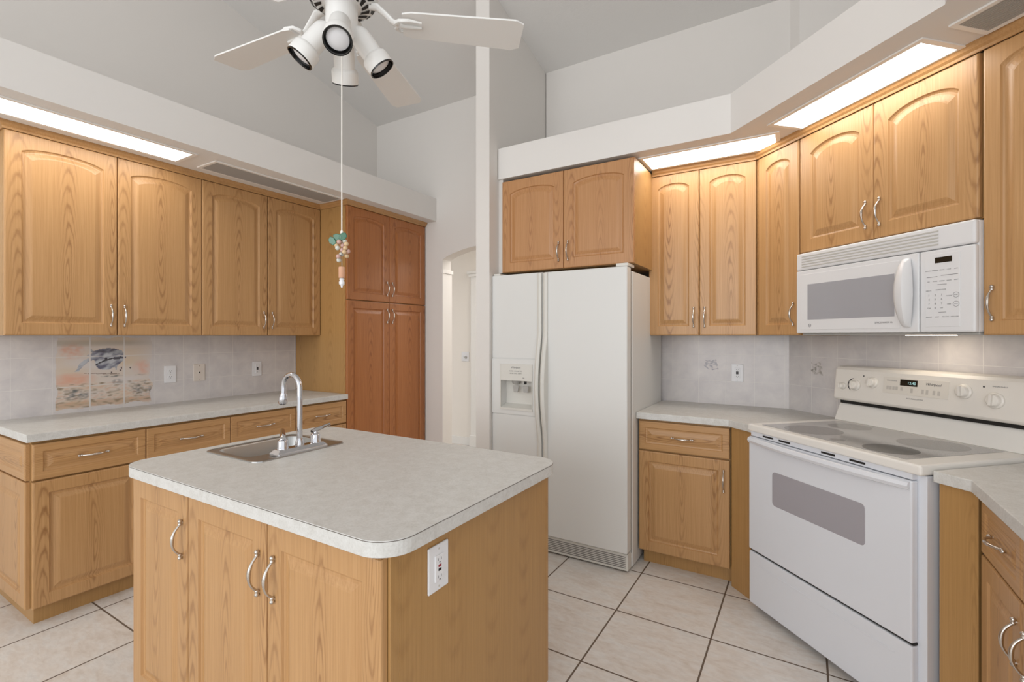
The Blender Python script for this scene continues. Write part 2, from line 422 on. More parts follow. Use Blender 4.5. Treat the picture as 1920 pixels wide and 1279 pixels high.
upper('short deep oak cabinet above the white refrigerator', (-1.771, 2.784, 0), 0, .915, .71, 1.797, [(0, .4605, 'r'), (.4605, .915, 'l')], GU, z1=2.42, hz=.11, arch=.045, mat='oak_reddish')
upper('narrow two-door oak wall cabinet to the right of the refrigerator, over the white outlet', (-.88, 3.17, 0), 0, .634, .33, UZ0, [(0, .314, 'r'), (.314, .634, 'l')], GU, fr=.058)
upper('slim single-door oak wall cabinet left of the microwave', diag(-2.4155, 2.068), -PI/4, .3055, .33, UZ0, [(.010, .302, 'r')], GU, fr=.058)
upper('short two-door oak cabinet directly above the white microwave', diag(-2.110, 2.068), -PI/4, .806, .33, 1.80, [(.002, .403, 'r'), (.403, .804, 'l')], GU, fr=.064, hz=.115, arch=.06)
upper('oak wall cabinet right of the microwave, cut by the right edge', diag(-1.304, 2.068), -PI/4, .315, .33, UZ0, [(.008, .312, 'l')], GU, fr=.05)

# ------------------------------------------------------------------ tall pantry
t = thing('pantry_cabinet', 'tall oak pantry cabinet with four darker, redder doors beside the arched opening', 'cabinet', (-3.08, 2.578, 0), PI/2)
MB().box(.001, .913, .0215, .648, .1, 2.404).build('carcass', 'panel', t, bevel=.001)
MB().box(.001, .913, .06, .64, 0, .1).build('toe_kick', 'panel', t)
for x0, x1, s in ((0, .452, 1), (.452, .914, -1)):
    w = x1-x0
    put_door(t, x0+G2, x1-G2, 1.660, 2.402, 0, .045, 'door', s*(w/2-.03), -.371+.113, mat='oak_redder')
    put_door(t, x0+G2, x1-G2, .11, 1.654, 0, 0, 'door', s*(w/2-.03), .772-.113, mat='oak_redder')

# ------------------------------------------------------------------ base cabinets
BZ1 = .862
def base(label, loc, rz, w, depth, cols, group=None, body=None):
    t = thing('base_cabinet', label, 'cabinet', (loc[0], loc[1], 0), rz, group)
    MB().box(.001, w-.001, .0215, depth, .09, .875).build('carcass', 'panel', t, bevel=.001)
    MB().box(.02, w-.001, .06, depth-.01, 0, .09).build('toe_kick', 'panel', t)
    for x0, x1, side in cols:
        ww = x1-x0
        put_door(t, x0+G2, x1-G2, .692, BZ1, 0, 0, 'drawer', 0, 0)
        put_door(t, x0+G2, x1-G2, .09, .684, 0, 0, 'door', (ww/2-.032)*(1 if side == 'r' else -1), .297-.115, fr=.058)
    return t
slim = [o for o in COL.objects if o.get('label', '').startswith('slim single')][0]
b = MB(); b.prism([(-.002, .004), (.0095, .004), (.0095, .0215), (.016, .03), (-.012, .03)], 0, 1.032); b.build('corner_strip', 'trimoak', slim)
GB = 'oak base cabinets with a drawer over a door'
t = base('oak base cabinet at the left end, below the whale mural', (-3.08, .767, 0), PI/2, .912, .648, [(0, .457, 'r'), (.457, .912, 'l')], GB)
# finished end of the run, facing the viewer
put_door(t, 0, .60, .692, BZ1, kind='drawer', rz=-PI/2, pos=(-.019, .33, .777))
put_door(t, 0, .60, .09, .684, kind='door', rz=-PI/2, pos=(-.019, .33, .387), fr=.062)
base('oak base cabinet beside the tall pantry, half hidden behind the island', (-3.08, 1.679, 0), PI/2, .898, .648, [(0, .453, 'r'), (.453, .895, 'l')], GB)
t = base('small oak base cabinet between the refrigerator and the range', (-.865, 2.885, 0), 0, .512, .61, [(.005, .510, 'r')], GB)
# angled filler beside the range: local frame of the corner diagonal
def filler(t, rootloc, rootrz, s0, s1):
    b = MB(); R = Matrix.Rotation(-rootrz, 4, 'Z'); q = []
    for s, D in ((s0, 1.797), (s1, 1.797), (s1, 1.817), (s0, 1.817)):
        p = R @ (Vector(diag(s, D))-Vector(rootloc)); q.append((p.x, p.y))
    b.prism(q, .0, .875); b.build('filler_panel', 'panel', t, bevel=.001)
filler(t, (-.865, 2.885, 0), 0, -2.290, -2.105)
t = base('oak base cabinet right of the range, running off the right edge', (.47, 2.075, 0), -PI/2, .345, .60, [(.008, .343, 'r')], GB)
filler(t, (.47, 2.075, 0), -PI/2, -1.250, -1.137)
base('oak base cabinet at the lower right corner, nearest the viewer', (.47, 1.728, 0), -PI/2, .45, .60, [(.004, .446, 'l')], GB)

# ------------------------------------------------------------------ crown mouldings
def offset_path(path, d):
    out = []
    for i, p in enumerate(path):
        p = Vector(p); ns = []
        for a, c in ((i-1, i), (i, i+1)):
            if a < 0 or c >= len(path): continue
            e = (Vector(path[c])-Vector(path[a])).normalized(); ns.append(Vector((e.y, -e.x)))
        n = ns[0] if len(ns) == 1 else (ns[0]+ns[1])/(1+ns[0].dot(ns[1]))
        out.append(p+n*d)
    return out
def sweep(path, prof):
    """prof: (outward offset, z); path walked with the room on its right"""
    b = MB(); L = [[(q.x, q.y, z) for q in offset_path(path, d)] for d, z in prof]
    L = [[l[i] for l in L] for i in range(len(path))]
    return b.loops(L, True, True)
CP = [(.0, 2.402), (.006, 2.402), (.008, 2.412), (.016, 2.420), (.020, 2.430), (.026, 2.4395), (.0, 2.4395)]
o = sweep([(-3.72, .744), (-3.40, .744), (-3.40, 2.577), (-3.08, 2.577), (-3.08, 3.495)], [(d, z) for d, z in CP]).build('crown_moulding', 'trimoak')
tag(o, 'oak crown moulding along the top of the left cabinets and pantry', 'moulding', 'oak crown mouldings')
o = sweep([(-.853, 3.17), (-.2475, 3.17), diag(-.99, 2.068)[:2]], [(d, z) for d, z in CP]).build('crown_moulding', 'trimoak')
tag(o, 'oak crown moulding along the top of the cabinets right of the refrigerator', 'moulding', 'oak crown mouldings')

# ------------------------------------------------------------------ countertops
def top(poly, label):
    o = MB().prism(poly, .876, .914).build('countertop', 'laminate', bevel=.0025); tag(o, label, 'countertop', 'grey laminate countertops')
    return o
top([(-3.722, .744), (-3.065, .744), (-3.065, 2.576), (-3.722, 2.576)], 'long grey laminate countertop along the left wall under the whale mural')
q = [(-.868, 2.862), (-.359, 2.862), diag(-2.105, 1.772)[:2], diag(-2.105, 2.405)[:2], (-.09, 3.492), (-.868, 3.492)]
top(q, 'small grey laminate countertop between the refrigerator and the range')
q = [diag(-1.252, 1.772)[:2], (.447, 2.059), (.447, .9), (1.098, .9), (1.098, 2.305), diag(-1.252, 2.405)[:2]]
top(q, 'grey laminate countertop right of the range, running off the right edge')

# ------------------------------------------------------------------ island
def rounded(x0, x1, y0, y1, r, n=10):
    P = []
    for cx, cy, a in ((x1-r, y0+r, -PI/2), (x1-r, y1-r, 0), (x0+r, y1-r, PI/2), (x0+r, y0+r, PI)):
        for i in range(n+1):
            t = a+PI/2*i/n; P.append((cx+r*math.cos(t), cy+r*math.sin(t)))
    return P
IX0, IX1, IY0, IY1 = -2.095, -.77, .752, 1.615
SX0, SX1, SY0, SY1 = -2.03, -1.672, .998, 1.398
def holed_slab(outer, hole, z0, z1):
    b = MB(); n, k = len(outer), len(hole)
    v = [(x, y, z1) for x, y in outer]+[(x, y, z1) for x, y in hole]
    tri = geometry.tessellate_polygon([[Vector((x, y, 0)) for x, y in outer], [Vector((x, y, 0)) for x, y in hole]])
    v += [(x, y, z0) for x, y, _ in v]; m = n+k
    f = [tuple(t) for t in tri]+[tuple(i+m for i in t[::-1]) for t in tri]
    f += [(m+i, m+(i+1)%n, (i+1)%n, i) for i in range(n)]
    f += [(n+i, n+(i+1)%k, m+n+(i+1)%k, m+n+i) for i in range(k)]
    return b.add(v, f)
out = rounded(IX0, IX1, IY0, IY1, .085, 12)
o = holed_slab(out, rounded(SX0+.012, SX1-.012, SY0+.012, SY1-.012, .03, 6), .876, .914).build('countertop', 'laminate', bevel=.0012)
tag(o, 'grey laminate island countertop with rounded corners, holding the sink', 'countertop', 'grey laminate countertops')
L = [[(x, y, z) for x, y in rounded(IX0-d, IX1+d, IY0-d, IY1+d, .085+d, 12)] for d, z in ((.0, .9108), (.0006, .9108), (.0006, .9123), (.0, .9123))]
MB().loops(L, False, False).build('edge_seam', 'seam', o)
t = thing('kitchen_island', 'oak kitchen island in the foreground with three doors on its front', 'island', (-2.07, .78, 0))
IW, ID = 1.258, .815
b = MB(); b.box(.001, IW, .0215, .05, .1, .876); b.box(.001, IW, ID-.02, ID, .1, .876); b.box(.001, .021, .05, ID-.02, .1, .876); b.box(IW-.02, IW, .05, ID-.02, .1, .876); b.box(.021, IW-.02, .05, ID-.02, .1, .12)
b.build('carcass', 'panel', t, bevel=.0015)
MB().box(.03, IW-.03, .06, ID-.03, 0, .1).build('toe_kick', 'panel', t)
for x0, x1, s in ((0, .389, 1), (.391, .813, 1), (.815, 1.252, -1)):
    w = x1-x0; put_door(t, x0+G2, x1-G2, .11, .862, 0, 0, 'door', s*(w/2-.034), .376-.145, fr=.062)

# sink
t = thing('sink', 'small stainless steel bar sink set in the island top', 'sink', (0, 0, .914))
b = MB()
def rl(d, z, r): return [(x, y, z) for x, y in rounded(SX0+d, SX1-d, SY0+d, SY1-d, r, 6)]
b.loops([rl(0, 0, .035), rl(.001, .004, .035), rl(.008, .0055, .03), rl(.013, .003, .028)], False, False)
# deck with the bowl opening
BX0, BX1, BY0, BY1 = SX0+.03, SX1-.095, SY0+.028, SY1-.028
outer = rounded(SX0+.013, SX1-.013, SY0+.013, SY1-.013, .028, 6); hole = rounded(BX0, BX1, BY0, BY1, .045, 6)
v = [(x, y, .003) for x, y in outer]+[(x, y, .003) for x, y in hole]
tri = geometry.tessellate_polygon([[Vector((x, y, 0)) for x, y in outer], [Vector((x, y, 0)) for x, y in hole]])
b.add(v, [tuple(q) for q in tri]); b.build('rim', 'steel', t)
b = MB(); L = []
for d, z, r in ((0, .003, .045), (.003, -.002, .044), (.008, -.10, .042), (.02, -.138, .04), (.045, -.15, .03)):
    L.append([(x, y, z) for x, y in rounded(BX0+d, BX1-d, BY0+d, BY1-d, r, 6)])
b.loops(L, False, True, smooth=True); b.build('bowl', 'steel', t, fix=False)
cx, cy = (BX0+BX1)/2, (BY0+BY1)/2
MB().lathe([(.036, -.149), (.034, -.1475), (.02, -.1485), (0, -.1485)], (cx, cy, 0), n=24, cap0=False, cap1=False).build('drain', 'chrome', t)
# faucet
t = thing('faucet', 'chrome gooseneck faucet with two levers standing on the sink rim', 'faucet', (-1.706, 1.197, .918))
b = MB(); L = []
for d, z in ((0, -.0005), (0, .008), (.012, .021), (.018, .022)):
    L.append([(x, y, z) for x, y in ((-.030+d, -.108+d), (.030-d, -.108+d), (.030-d, .108-d), (-.030+d, .108-d))])
b.loops(L); b.build('base_plate', 'chrome', t, bevel=.002)
b = MB(); pts = [(0, 0, .02), (0, 0, .10), (0, 0, .20), (0, 0, .245)]
for i in range(1, 17):
    a = PI*1.03*i/16; pts.append((-.052+.052*math.cos(a), 0, .245+.052*math.sin(a)))
pts.append((-.1055, 0, .205)); b.tube(pts, .0105, 14); b.lathe([(.017, .018), (.017, .03), (.0125, .045), (.0105, .05)], (0, 0, 0), n=18)
sp = b.build('spout', 'chrome', t)
MB().lathe([(.0125, .012), (.0135, .004), (.0155, 0), (.0175, -.012), (.0165, -.028), (.013, -.034), (0, -.034)], (-.106, 0, .208), (.12, 0, 1), 16, cap1=False).build('aerator', 'chrome', sp)
for sg, ang in ((-1, math.radians(148)), (1, math.radians(92))):
    b = MB(); b.lathe([(.021, .018), (.021, .024), (.0195, .026), (.0195, .05), (.017, .055), (.012, .058), (.010, .066), (.0, .067)], (0, sg*.072, 0), n=16, cap1=False)
    h = b.build('handle', 'chrome', t)
    b = MB(); ca, sa = math.cos(ang), math.sin(ang)
    b.tube([(-.018*ca, sg*.072-.018*sa, .066), (0, sg*.072, .070), (.035*ca, sg*.072+.035*sa, .076), (.07*ca, sg*.072+.07*sa, .083)], [.006, .0085, .0075, .0055], 10, flat=1.3)
    b.build('lever', 'chrome', h)

# ------------------------------------------------------------------ refrigerator
t = thing('refrigerator', 'white side-by-side refrigerator with dispenser in the freezer door', 'refrigerator', (-1.803, 2.71, 0))
FW = .933
MB().box(.004, FW, .085, .75, .012, 1.752).build('body', 'fridge', t, bevel=.006)
MB().box(.008, FW-.004, .07, .086, .10, 1.745).build('gasket', 'grey_plastic', t)
def fdoor(name, x0, x1, zones):
    b = MB()
    for z0, z1, y0 in zones: b.box(x0, x1, y0, .072, z0, z1)
    return b
# freezer door with an opening for the dispenser
XS = .385
b = MB(); dx0, dx1, dz0, dz1 = .072, .306, .900, 1.078
b.box(.002, XS-.003, .004, .072, 1.225, 1.772); b.box(.002, XS-.003, .004, .072, .115, .852)
b.box(.002, dx0, .0, .072, .858, 1.219); b.box(dx1, XS-.003, .0, .072, .858, 1.219)
b.box(dx0, dx1, .0, .072, .858, dz0); b.box(dx0, dx1, .0, .072, dz1, 1.219)
b.box(.002, XS-.003, .008, .072, .852, .858); b.box(.002, XS-.003, .008, .072, 1.219, 1.225)
fz = b.build('freezer_door', 'fridge', t)
b = MB(); b.box(dx0, dx1, .069, .0719, dz0, dz1)                       # back of the niche
b.add([(dx0, .0, dz0), (dx1, .0, dz0), (dx1, .07, dz0+.02), (dx0, .07, dz0+.02)], [(0, 1, 2, 3)])
b.box(dx0-.006, dx1+.006, -.006, .0, dz0-.014, dz0); b.box(dx0-.006, dx0, -.003, .001, dz0, 1.182); b.box(dx1, dx1+.006, -.003, .001, dz0, 1.182)
b.box(dx0-.006, dx1+.006, -.003, .001, 1.182, 1.187); b.box(dx0, dx1, -.002, .0, dz1, 1.182)
dp = b.build('dispenser', 'fridge_trim', fz)
MB().lathe([(.030, 0), (.026, -.02), (.016, -.03)], (.165, .04, dz1+.002), n=16).build('ice_chute', 'grey_plastic', dp)
for x in (.170, .245):
    b = MB(); b.prism([(x-.022, dz1-.035), (x+.022, dz1-.035), (x+.016, dz1-.078), (x-.016, dz1-.078)], .026, .032, axis='y'); b.build('paddle', 'grey_plastic', dp, bevel=.002)
MB().box(.243, .252, .01, .03, dz1-.022, dz1).build('water_nozzle', 'black', dp)
text('lettering', 'Whirlpool', .017, dp, (.187, -.0028, 1.163), FRONT, 'ink', shear=.2)
text('lettering', 'WATER  CRUSHED  ICE', .0095, dp, (.187, -.0028, 1.140), FRONT, 'ink')
text('lettering', 'FILTER  LOCK  LIGHT', .0095, dp, (.187, -.0028, 1.125), FRONT, 'ink')
text('lettering', 'ON', .010, dp, (.245, -.0028, 1.097), FRONT, 'ink')
b = MB(); b.box(XS+.003, FW-.004, 0, .072, .115, 1.772); fr_ = b.build('refrigerator_door', 'fridge', t, bevel=.008, seg=3)
def fhandle(parent, x0, x1):
    b = MB(); n = 26; zc, hl = 1.045, .335
    L = []
    for i in range(n+1):
        z = .125+(1.768-.125)*i/n; u = (z-zc)/hl
        bul = .045*(1-u*u)**1.2 if abs(u) < 1 else 0
        L.append([(x0, .002, z), (x0, -.008-bul, z), ((x0+x1)/2, -.014-bul*1.1, z), (x1, -.008-bul, z), (x1, .002, z)])
    b.loops(L, True, True, smooth=False); b.build('handle', 'fridge_trim', parent, bevel=.002)
fhandle(fz, XS-.036, XS-.006); fhandle(fr_, XS+.006, XS+.036)
b = MB(); b.box(.03, FW-.006, .02, .084, .012, .108)
gr = b.build('toe_grille', 'fridge_trim', t, bevel=.002)
for i in range(7):
    MB().box(.05, FW-.02, .0185, .021, .026+.0105*i, .0305+.0105*i).build('slot', 'ventdark', gr)
MB().box(FW-.075, FW-.002, .01, .13, 1.7735, 1.792).build('hinge_cover', 'fridge_trim', t, bevel=.003)
MB().box(.01, .06, .01, .11, 1.7735, 1.786).build('hinge_cover', 'fridge_trim', t, bevel=.003)

# ------------------------------------------------------------------ electric range: local x = s+2.085, local y = D-1.737
t = thing('electric_range', 'white freestanding electric range set across the corner', 'range', diag(-2.085, 1.737), -PI/4)
RW = .818
MB().box(0, RW, .03, .64, .022, .89).build('body', 'stove', t, bevel=.002)
b = MB(); b.box(-.005, RW+.005, -.004, .56, .893, .930); ct = b.build('cooktop', 'bisque', t, bevel=.009, seg=3)
b = MB(); b.box(.052, RW-.072, .034, .515, .930, .9312); gl = b.build('glass_top', 'ceramic', ct, bevel=.0005)
for bx, by, r, m in ((.225, .165, .118, 'burner'), (.20, .405, .088, 'burner'), (.610, .135, .090, 'burner_dark'), (.590, .375, .115, 'burner')):
    MB().lathe([(r, 0), (r, .0003), (0, .0003)], (bx, by, .9312), n=48, cap0=False, cap1=False).build('burner', m, gl)
MB().lathe([(.028, 0), (.028, .0003), (0, .0003)], (.425, .085, .9312), n=32, cap0=False, cap1=False).build('indicator', 'burner', gl)
# oven door with a bowed handle along its top
b = MB(); wx0, wx1, wz0, wz1 = .158, .618, .572, .728
od = MB().box(.0, RW-.028, 0, .030, .305, .868).build('oven_door', 'stove', t, bevel=.006, seg=3)
P = rounded(wx0, wx1, wz0, wz1, .018, 6)
L = [[(x, y, z) for x, z in rounded(wx0+d, wx1-d, wz0+d, wz1-d, .018, 6)] for d, y in ((-.002, .0), (-.001, -.001), (.002, -.0015))]
b.loops(L, False, True); b.build('window', 'ovenglass', od)
b = MB(); L = []; n = 24
for i in range(n+1):
    u = -1+2*i/n; x = (RW-.028)/2*(1+u*.985); y = -.004-.030*(1-abs(u)**2.2)
    L.append([(x, y+.012, .832), (x, y-.004, .838), (x, y-.010, .850), (x, y-.006, .862), (x, y+.004, .866), (x, y+.014, .860)])
b.loops(L, smooth=True); b.build('handle', 'stove', od)
vt = MB().box(.01, RW-.03, .006, .032, .872, .893).build('vent_strip', 'stove', t)
for x in (.09, .19, .42, .55): MB().box(x, x+.065, .0045, .0065, .879, .887).build('vent_slot', 'dark', vt)
MB().box(.0, RW-.03, .012, .03, .296, .304).build('door_gap', 'dark', t)
b = MB(); L = []
dr = MB().box(.0, RW-.028, .002, .032, .035, .294).build('storage_drawer', 'stove', t, bevel=.006, seg=3)
MB().box(.06, RW-.09, .0005, .0022, .236, .243).build('grip_ridge', 'stove', dr, bevel=.0007)
for x in (.05, RW-.06): MB().lathe([(.016, 0), (.016, .006), (.008, .01), (.008, .03)], (x, .08, 0), n=12).build('foot', 'black', t)
# backguard
b = MB(); b.prism([(.53, .930), (.575, 1.03), (.64, 1.03), (.64, .93)], -.002, RW+.002, axis='x'); b.build('backguard', 'bisque', t, bevel=.004)
MB().box(.01, RW-.005, .56, .63, 1.018, 1.036).build('shadow_gap', 'dark', t)
# control panel leaning slightly back, rounded top
pr = [(.555, 1.034), (.532, 1.038), (.528, 1.05), (.545, 1.195), (.556, 1.208), (.575, 1.213), (.645, 1.213), (.645, 1.034)]
b = MB(); b.prism(pr, -.008, RW+.002, axis='x'); cp = b.build('control_panel', 'ctrl', t, bevel=.012, seg=4)
tilt = math.atan2(.017, .145)
def on_panel(x, z, off=0): # point on the sloped face
    return (x, .528+.017*(z-1.05)/.145-off, z)
PF = (PI/2-tilt, 0, 0)
def panel_box(name, x0, x1, z0, z1, th, mat, parent=cp, bevel=0):
    o = MB().box(-(x1-x0)/2, (x1-x0)/2, -th, .001, -(z1-z0)/2, (z1-z0)/2).build(name, mat, parent, bevel=bevel)
    o.location = on_panel((x0+x1)/2, (z0+z1)/2); o.rotation_euler = (-tilt, 0, 0); return o
panel_box('inset', .258, .540, 1.100, 1.177, .0012, 'ctrl_inset', bevel=.0008)
panel_box('display', .337, .413, 1.141, 1.169, .002, 'lcd')
text('clock_digits', '12:40', .017, cp, on_panel(.388, 1.154, .0024), PF, 'digits')
text('lettering', 'Whirlpool', .015, cp, on_panel(.478, 1.157, .0016), PF, 'ink_dark', shear=.25)
text('lettering', 'ACCUBAKE SYSTEM', .008, cp, on_panel(.405, 1.085, .0006), PF, 'ink')
text('lettering', 'OVEN CONTROL', .006, cp, on_panel(.298, 1.160, .0016), PF, 'ink')
for x in (.275, .289, .303, .317, .340): panel_box('touch_pad', x, x+.011, 1.118, 1.134, .0016, 'ink_pale')
for x in (.385, .432, .450, .478, .497): panel_box('touch_pad', x, x+.010, 1.112, 1.132, .0016, 'ink_pale')
for x, z in ((.156, 1.170), (.662, 1.168)): panel_box('indicator', x-.003, x+.003, z-.003, z+.003, .001, 'ink_dark')
text('lettering', 'RADIANT HEAT', .007, cp, on_panel(.715, 1.172, .0006), PF, 'ink')
# dark arc beside the dual burner knob
b = MB(); n = 14
for i in range(n):
    a0, a1 = math.radians(110+120*i/n), math.radians(110+120*(i+1)/n); w0, w1 = .007*math.sin(PI*i/n)+.001, .007*math.sin(PI*(i+1)/n)+.001
    b.add([((.036)*math.cos(a0), -.0008, .036*math.sin(a0)), ((.036+w0)*math.cos(a0), -.0008, (.036+w0)*math.sin(a0)), ((.036+w1)*math.cos(a1), -.0008, (.036+w1)*math.sin(a1)), (.036*math.cos(a1), -.0008, .036*math.sin(a1))], [(0, 1, 2, 3)])
o = b.build('dial_arc', 'ink_dark', cp); o.location = on_panel(.117, 1.120); o.rotation_euler = (-tilt, 0, 0)
def knob(x, z, r):
    b = MB(); b.lathe([(r, .0), (r, .006), (r*.88, .009), (r*.80, .010), (r*.72, .022), (r*.62, .025), (0, .026)], (0, 0, 0), (0, -1, 0), 28, cap1=False)
    b.box(-r*.16, r*.16, -.036, -.02, -r*.70, r*.70)
    o = b.build('knob', 'ctrl', cp, bevel=.0012); o.location = on_panel(x, z); o.rotation_euler = (-tilt, random.uniform(-.15, .15), 0)
knob(.050, 1.110, .017); knob(.117, 1.120, .027); knob(.206, 1.142, .027); knob(.596, 1.141, .030); knob(.704, 1.118, .031)

# ------------------------------------------------------------------ microwave: local x = s+2.09, local y = D-2.03
t = thing('microwave_oven', 'white over-the-range microwave with curved handle under the short cabinet', 'microwave', diag(-2.09, 2.030), -PI/4)
MWW = .796; z0, z1 = 1.384, 1.792
bd = MB().box(.002, MWW-.002, .022, .36, z0, z1).build('body', 'mw', t, bevel=.006)
gv = MB().box(0, MWW, 0, .024, 1.705, z1).build('vent_grille', 'mw', t, bevel=.008, seg=3)
for i in range(5): MB().box(.035, .675, -.0018, .001, 1.7185+.0128*i, 1.7245+.0128*i).build('louvre', 'vent_in', gv, bevel=.0008)
md = MB().box(0, .603, .0, .022, z0, 1.7025).build('door', 'mw', t, bevel=.005, seg=3)
MB().box(.028, .53, -.0015, .001, 1.402, 1.682).build('door_panel', 'mw', md, bevel=.001)
MB().box(.072, .508, -.0026, .0, 1.452, 1.630).build('window', 'mwglass', md, bevel=.0008)
text('lettering', 'SPACEMAKER XL', .0105, md, (.462, -.0018, 1.427), FRONT, 'ink')
b = MB(); b.lathe([(.0085, .0016), (.0085, .0022), (.0068, .0022), (.0068, .0016)], (.085, 0, 1.423), (0, -1, 0), 24, cap0=False, cap1=False); b.build('emblem', 'ink', md)
text('lettering', 'GE', .009, md, (.085, -.0018, 1.423), FRONT, 'ink')
# handle: thick crescent
b = MB(); L = []; n = 24
for i in range(n+1):
    u = -1+2*i/n; zz = 1.545+.138*u; bul = .048*(1-u*u)**.75; w = .013+.017*(1-u*u)
    xc = .560+.006*(1-u*u)
    L.append([(xc-w-.008*(1-u*u), .001, zz), (xc-w*.9, -.010-bul*.8, zz), (xc-w*.3, -.014-bul, zz), (xc+w*.5, -.014-bul, zz), (xc+w, -.008-bul*.75, zz), (xc+w*1.0, .001-bul*.45, zz), (xc+.3*w, .001-bul*.25, zz)])
b.loops(L, smooth=True); b.build('handle', 'mw', md)
kp = MB().box(.606, MWW, .0, .022, z0, 1.7025).build('control_panel', 'mw', t, bevel=.007, seg=3)
MB().box(.628, .748, -.0012, .001, 1.405, 1.685).build('keypad', 'mw', kp, bevel=.0008)
MB().box(.664, .722, -.0026, 0, 1.650, 1.671).build('display', 'lcd', kp)
def key(x, z, s, size=.0062, m='ink'): text('lettering', s, size, kp, (x, -.0015, z), FRONT, m)
for row, z in ((('POPCORN', 'BEVERAGE', 'REHEAT', 'COOK', 'AUTO'), 1.622), (('TIME', 'POWER', 'DEFROST', 'SENSOR', 'DELAY'), 1.580)):
    for i, s in enumerate(row): key(.640+.024*i, z, s, .0045)
for x0, x1, zz in ((.634, .672, 1.597), (.684, .742, 1.600), (.672, .704, 1.566), (.676, .702, 1.460)):
    MB().box(x0, x1, -.0016, -.001, zz, zz+.0018).build('printed_rule', 'ink', kp)
key(.641, 1.545, 'MINUTE', .0055); key(.684, 1.547, 'EXPRESS COOK', .0050)
for r, row in enumerate(('123', '456', '789')):
    for c, s in enumerate(row): key(.642+.0225*c, 1.527-.0165*r, s, .0105)
key(.642, 1.477, 'ON', .0075); key(.6645, 1.477, '0', .0105); key(.687, 1.477, 'OFF', .006); key(.712, 1.522, 'CLOCK', .0055); key(.712, 1.490, 'TIMER', .005)
for zz, s in ((1.524, 'START'), (1.490, 'STOP')):
    MB().lathe([(.0105, .0014), (.0105, .0018), (.0093, .0018), (.0093, .0014)], (.736, 0, zz), (0, -1, 0), 24, cap0=False, cap1=False).build('printed_ring', 'ink', kp); key(.736, zz, s, .005)
for x, s in ((.642, 'SURFACE'), (.671, 'LIGHT'), (.700, 'VENT FAN'), (.731, 'HIGH LOW')): key(x, 1.443, s, .0052)
un = MB().box(.01, MWW-.005, .03, .35, z0-.010, z0).build('underside', 'grey_plastic', t, bevel=.003)
MB().box(.40, .56, .20, .27, z0-.0125, z0-.0098).build('lamp', 'tasklamp', un)

# ------------------------------------------------------------------ recessed lights and vents in the soffits
def soffit_light(label, loc, rz, lx, ly):
    t = thing('ceiling_light', label, 'light', (loc[0], loc[1], 2.44), rz, 'fluorescent lights in the soffits')
    b = MB(); f = .022
    for a in ((-f, lx+f, -f, 0), (-f, lx+f, ly, ly+f), (-f, 0, 0, ly), (lx, lx+f, 0, ly)): b.box(a[0], a[1], a[2], a[3], -.006, -.0002)
    b.build('frame', 'casing', t); MB().box(0, lx, 0, ly, -.004, -.0003).build('diffuser', 'glow', t)
soffit_light('long glowing fluorescent light in the left soffit', (-3.08, .22), PI/2, 1.235, .20)
soffit_light('glowing fluorescent light in the soffit right of the refrigerator cabinet', (-.84, 2.905), 0, .70, .205)
soffit_light('glowing fluorescent light in the angled soffit above the microwave cabinet', diag(-2.055, 1.86), -PI/4, .70, .175)
def vent(label, loc, rz, lx, ly):
    t = thing('air_vent', label, 'vent', (loc[0], loc[1], 2.44), rz, 'return air grilles in the soffits')
    b = MB(); f = .018
    for a in ((-f, lx+f, -f, 0), (-f, lx+f, ly, ly+f), (-f, 0, 0, ly), (lx, lx+f, 0, ly)): b.box(a[0], a[1], a[2], a[3], -.007, -.0002)
    b.build('frame', 'casing', t); MB().box(0, lx, 0, ly, -.0022, -.0002).build('backing', 'ventdark', t)
    b = MB(); n = int(ly/.0085)
    for i in range(n): y = ly*(i+.5)/n; b.box(0, lx, y-.0028, y+.0028, -.0065, -.0025)
    b.build('louvres', 'ventgrey', t)
vent('long grey return air grille in the left soffit', (-3.09, 1.60), PI/2, .92, .185)
vent('grey return air grille in the soffit at the upper right corner', diag(-1.245, 1.875), -PI/4, .5, .14)

# ------------------------------------------------------------------ ceiling fan
FX, FY, FZ = -1.437, 1.179, 2.52
t = thing('ceiling_fan', 'white ceiling fan with four spotlights hanging over the island', 'fan', (FX, FY, FZ))
MB().lathe([(.014, .30), (.014, CZ(FY)-FZ-.08)], n=16).build('downrod', 'fan', t)
MB().lathe([(.02, -.09), (.045, -.08), (.07, -.02), (.072, .035)], (0, 0, CZ(FY)-FZ-.03), n=28).build('canopy', 'fan', t)
b = MB(); b.lathe([(.06, .045), (.10, .050), (.122, .068), (.130, .100), (.130, .20), (.11, .25), (.05, .29), (.02, .31)], n=40)
mh = b.build('motor_housing', 'fan', t)
b = MB()
for k in range(18):
    a = 2*PI*k/18
    for r0, z0_, r1, z1_, da, sk in ((.070, .0463, .097, .0496, .10, .12), (.103, .0523, .118, .0648, .11, -.08)):
        q = []
        for r, z, aa in ((r0, z0_, a-da+sk), (r1, z1_, a-da-sk), (r1, z1_, a+da-sk), (r0, z0_, a+da+sk)): q.append((r*math.cos(aa), r*math.sin(aa), z-.0022))
        b.add(q, [(0, 1, 2, 3)])
b.build('cooling_slots', 'dark', mh)
MB().lathe([(.03, -.085), (.052, -.078), (.056, -.068), (.056, .035), (.06, .046)], n=32).build('switch_housing', 'fan', t)
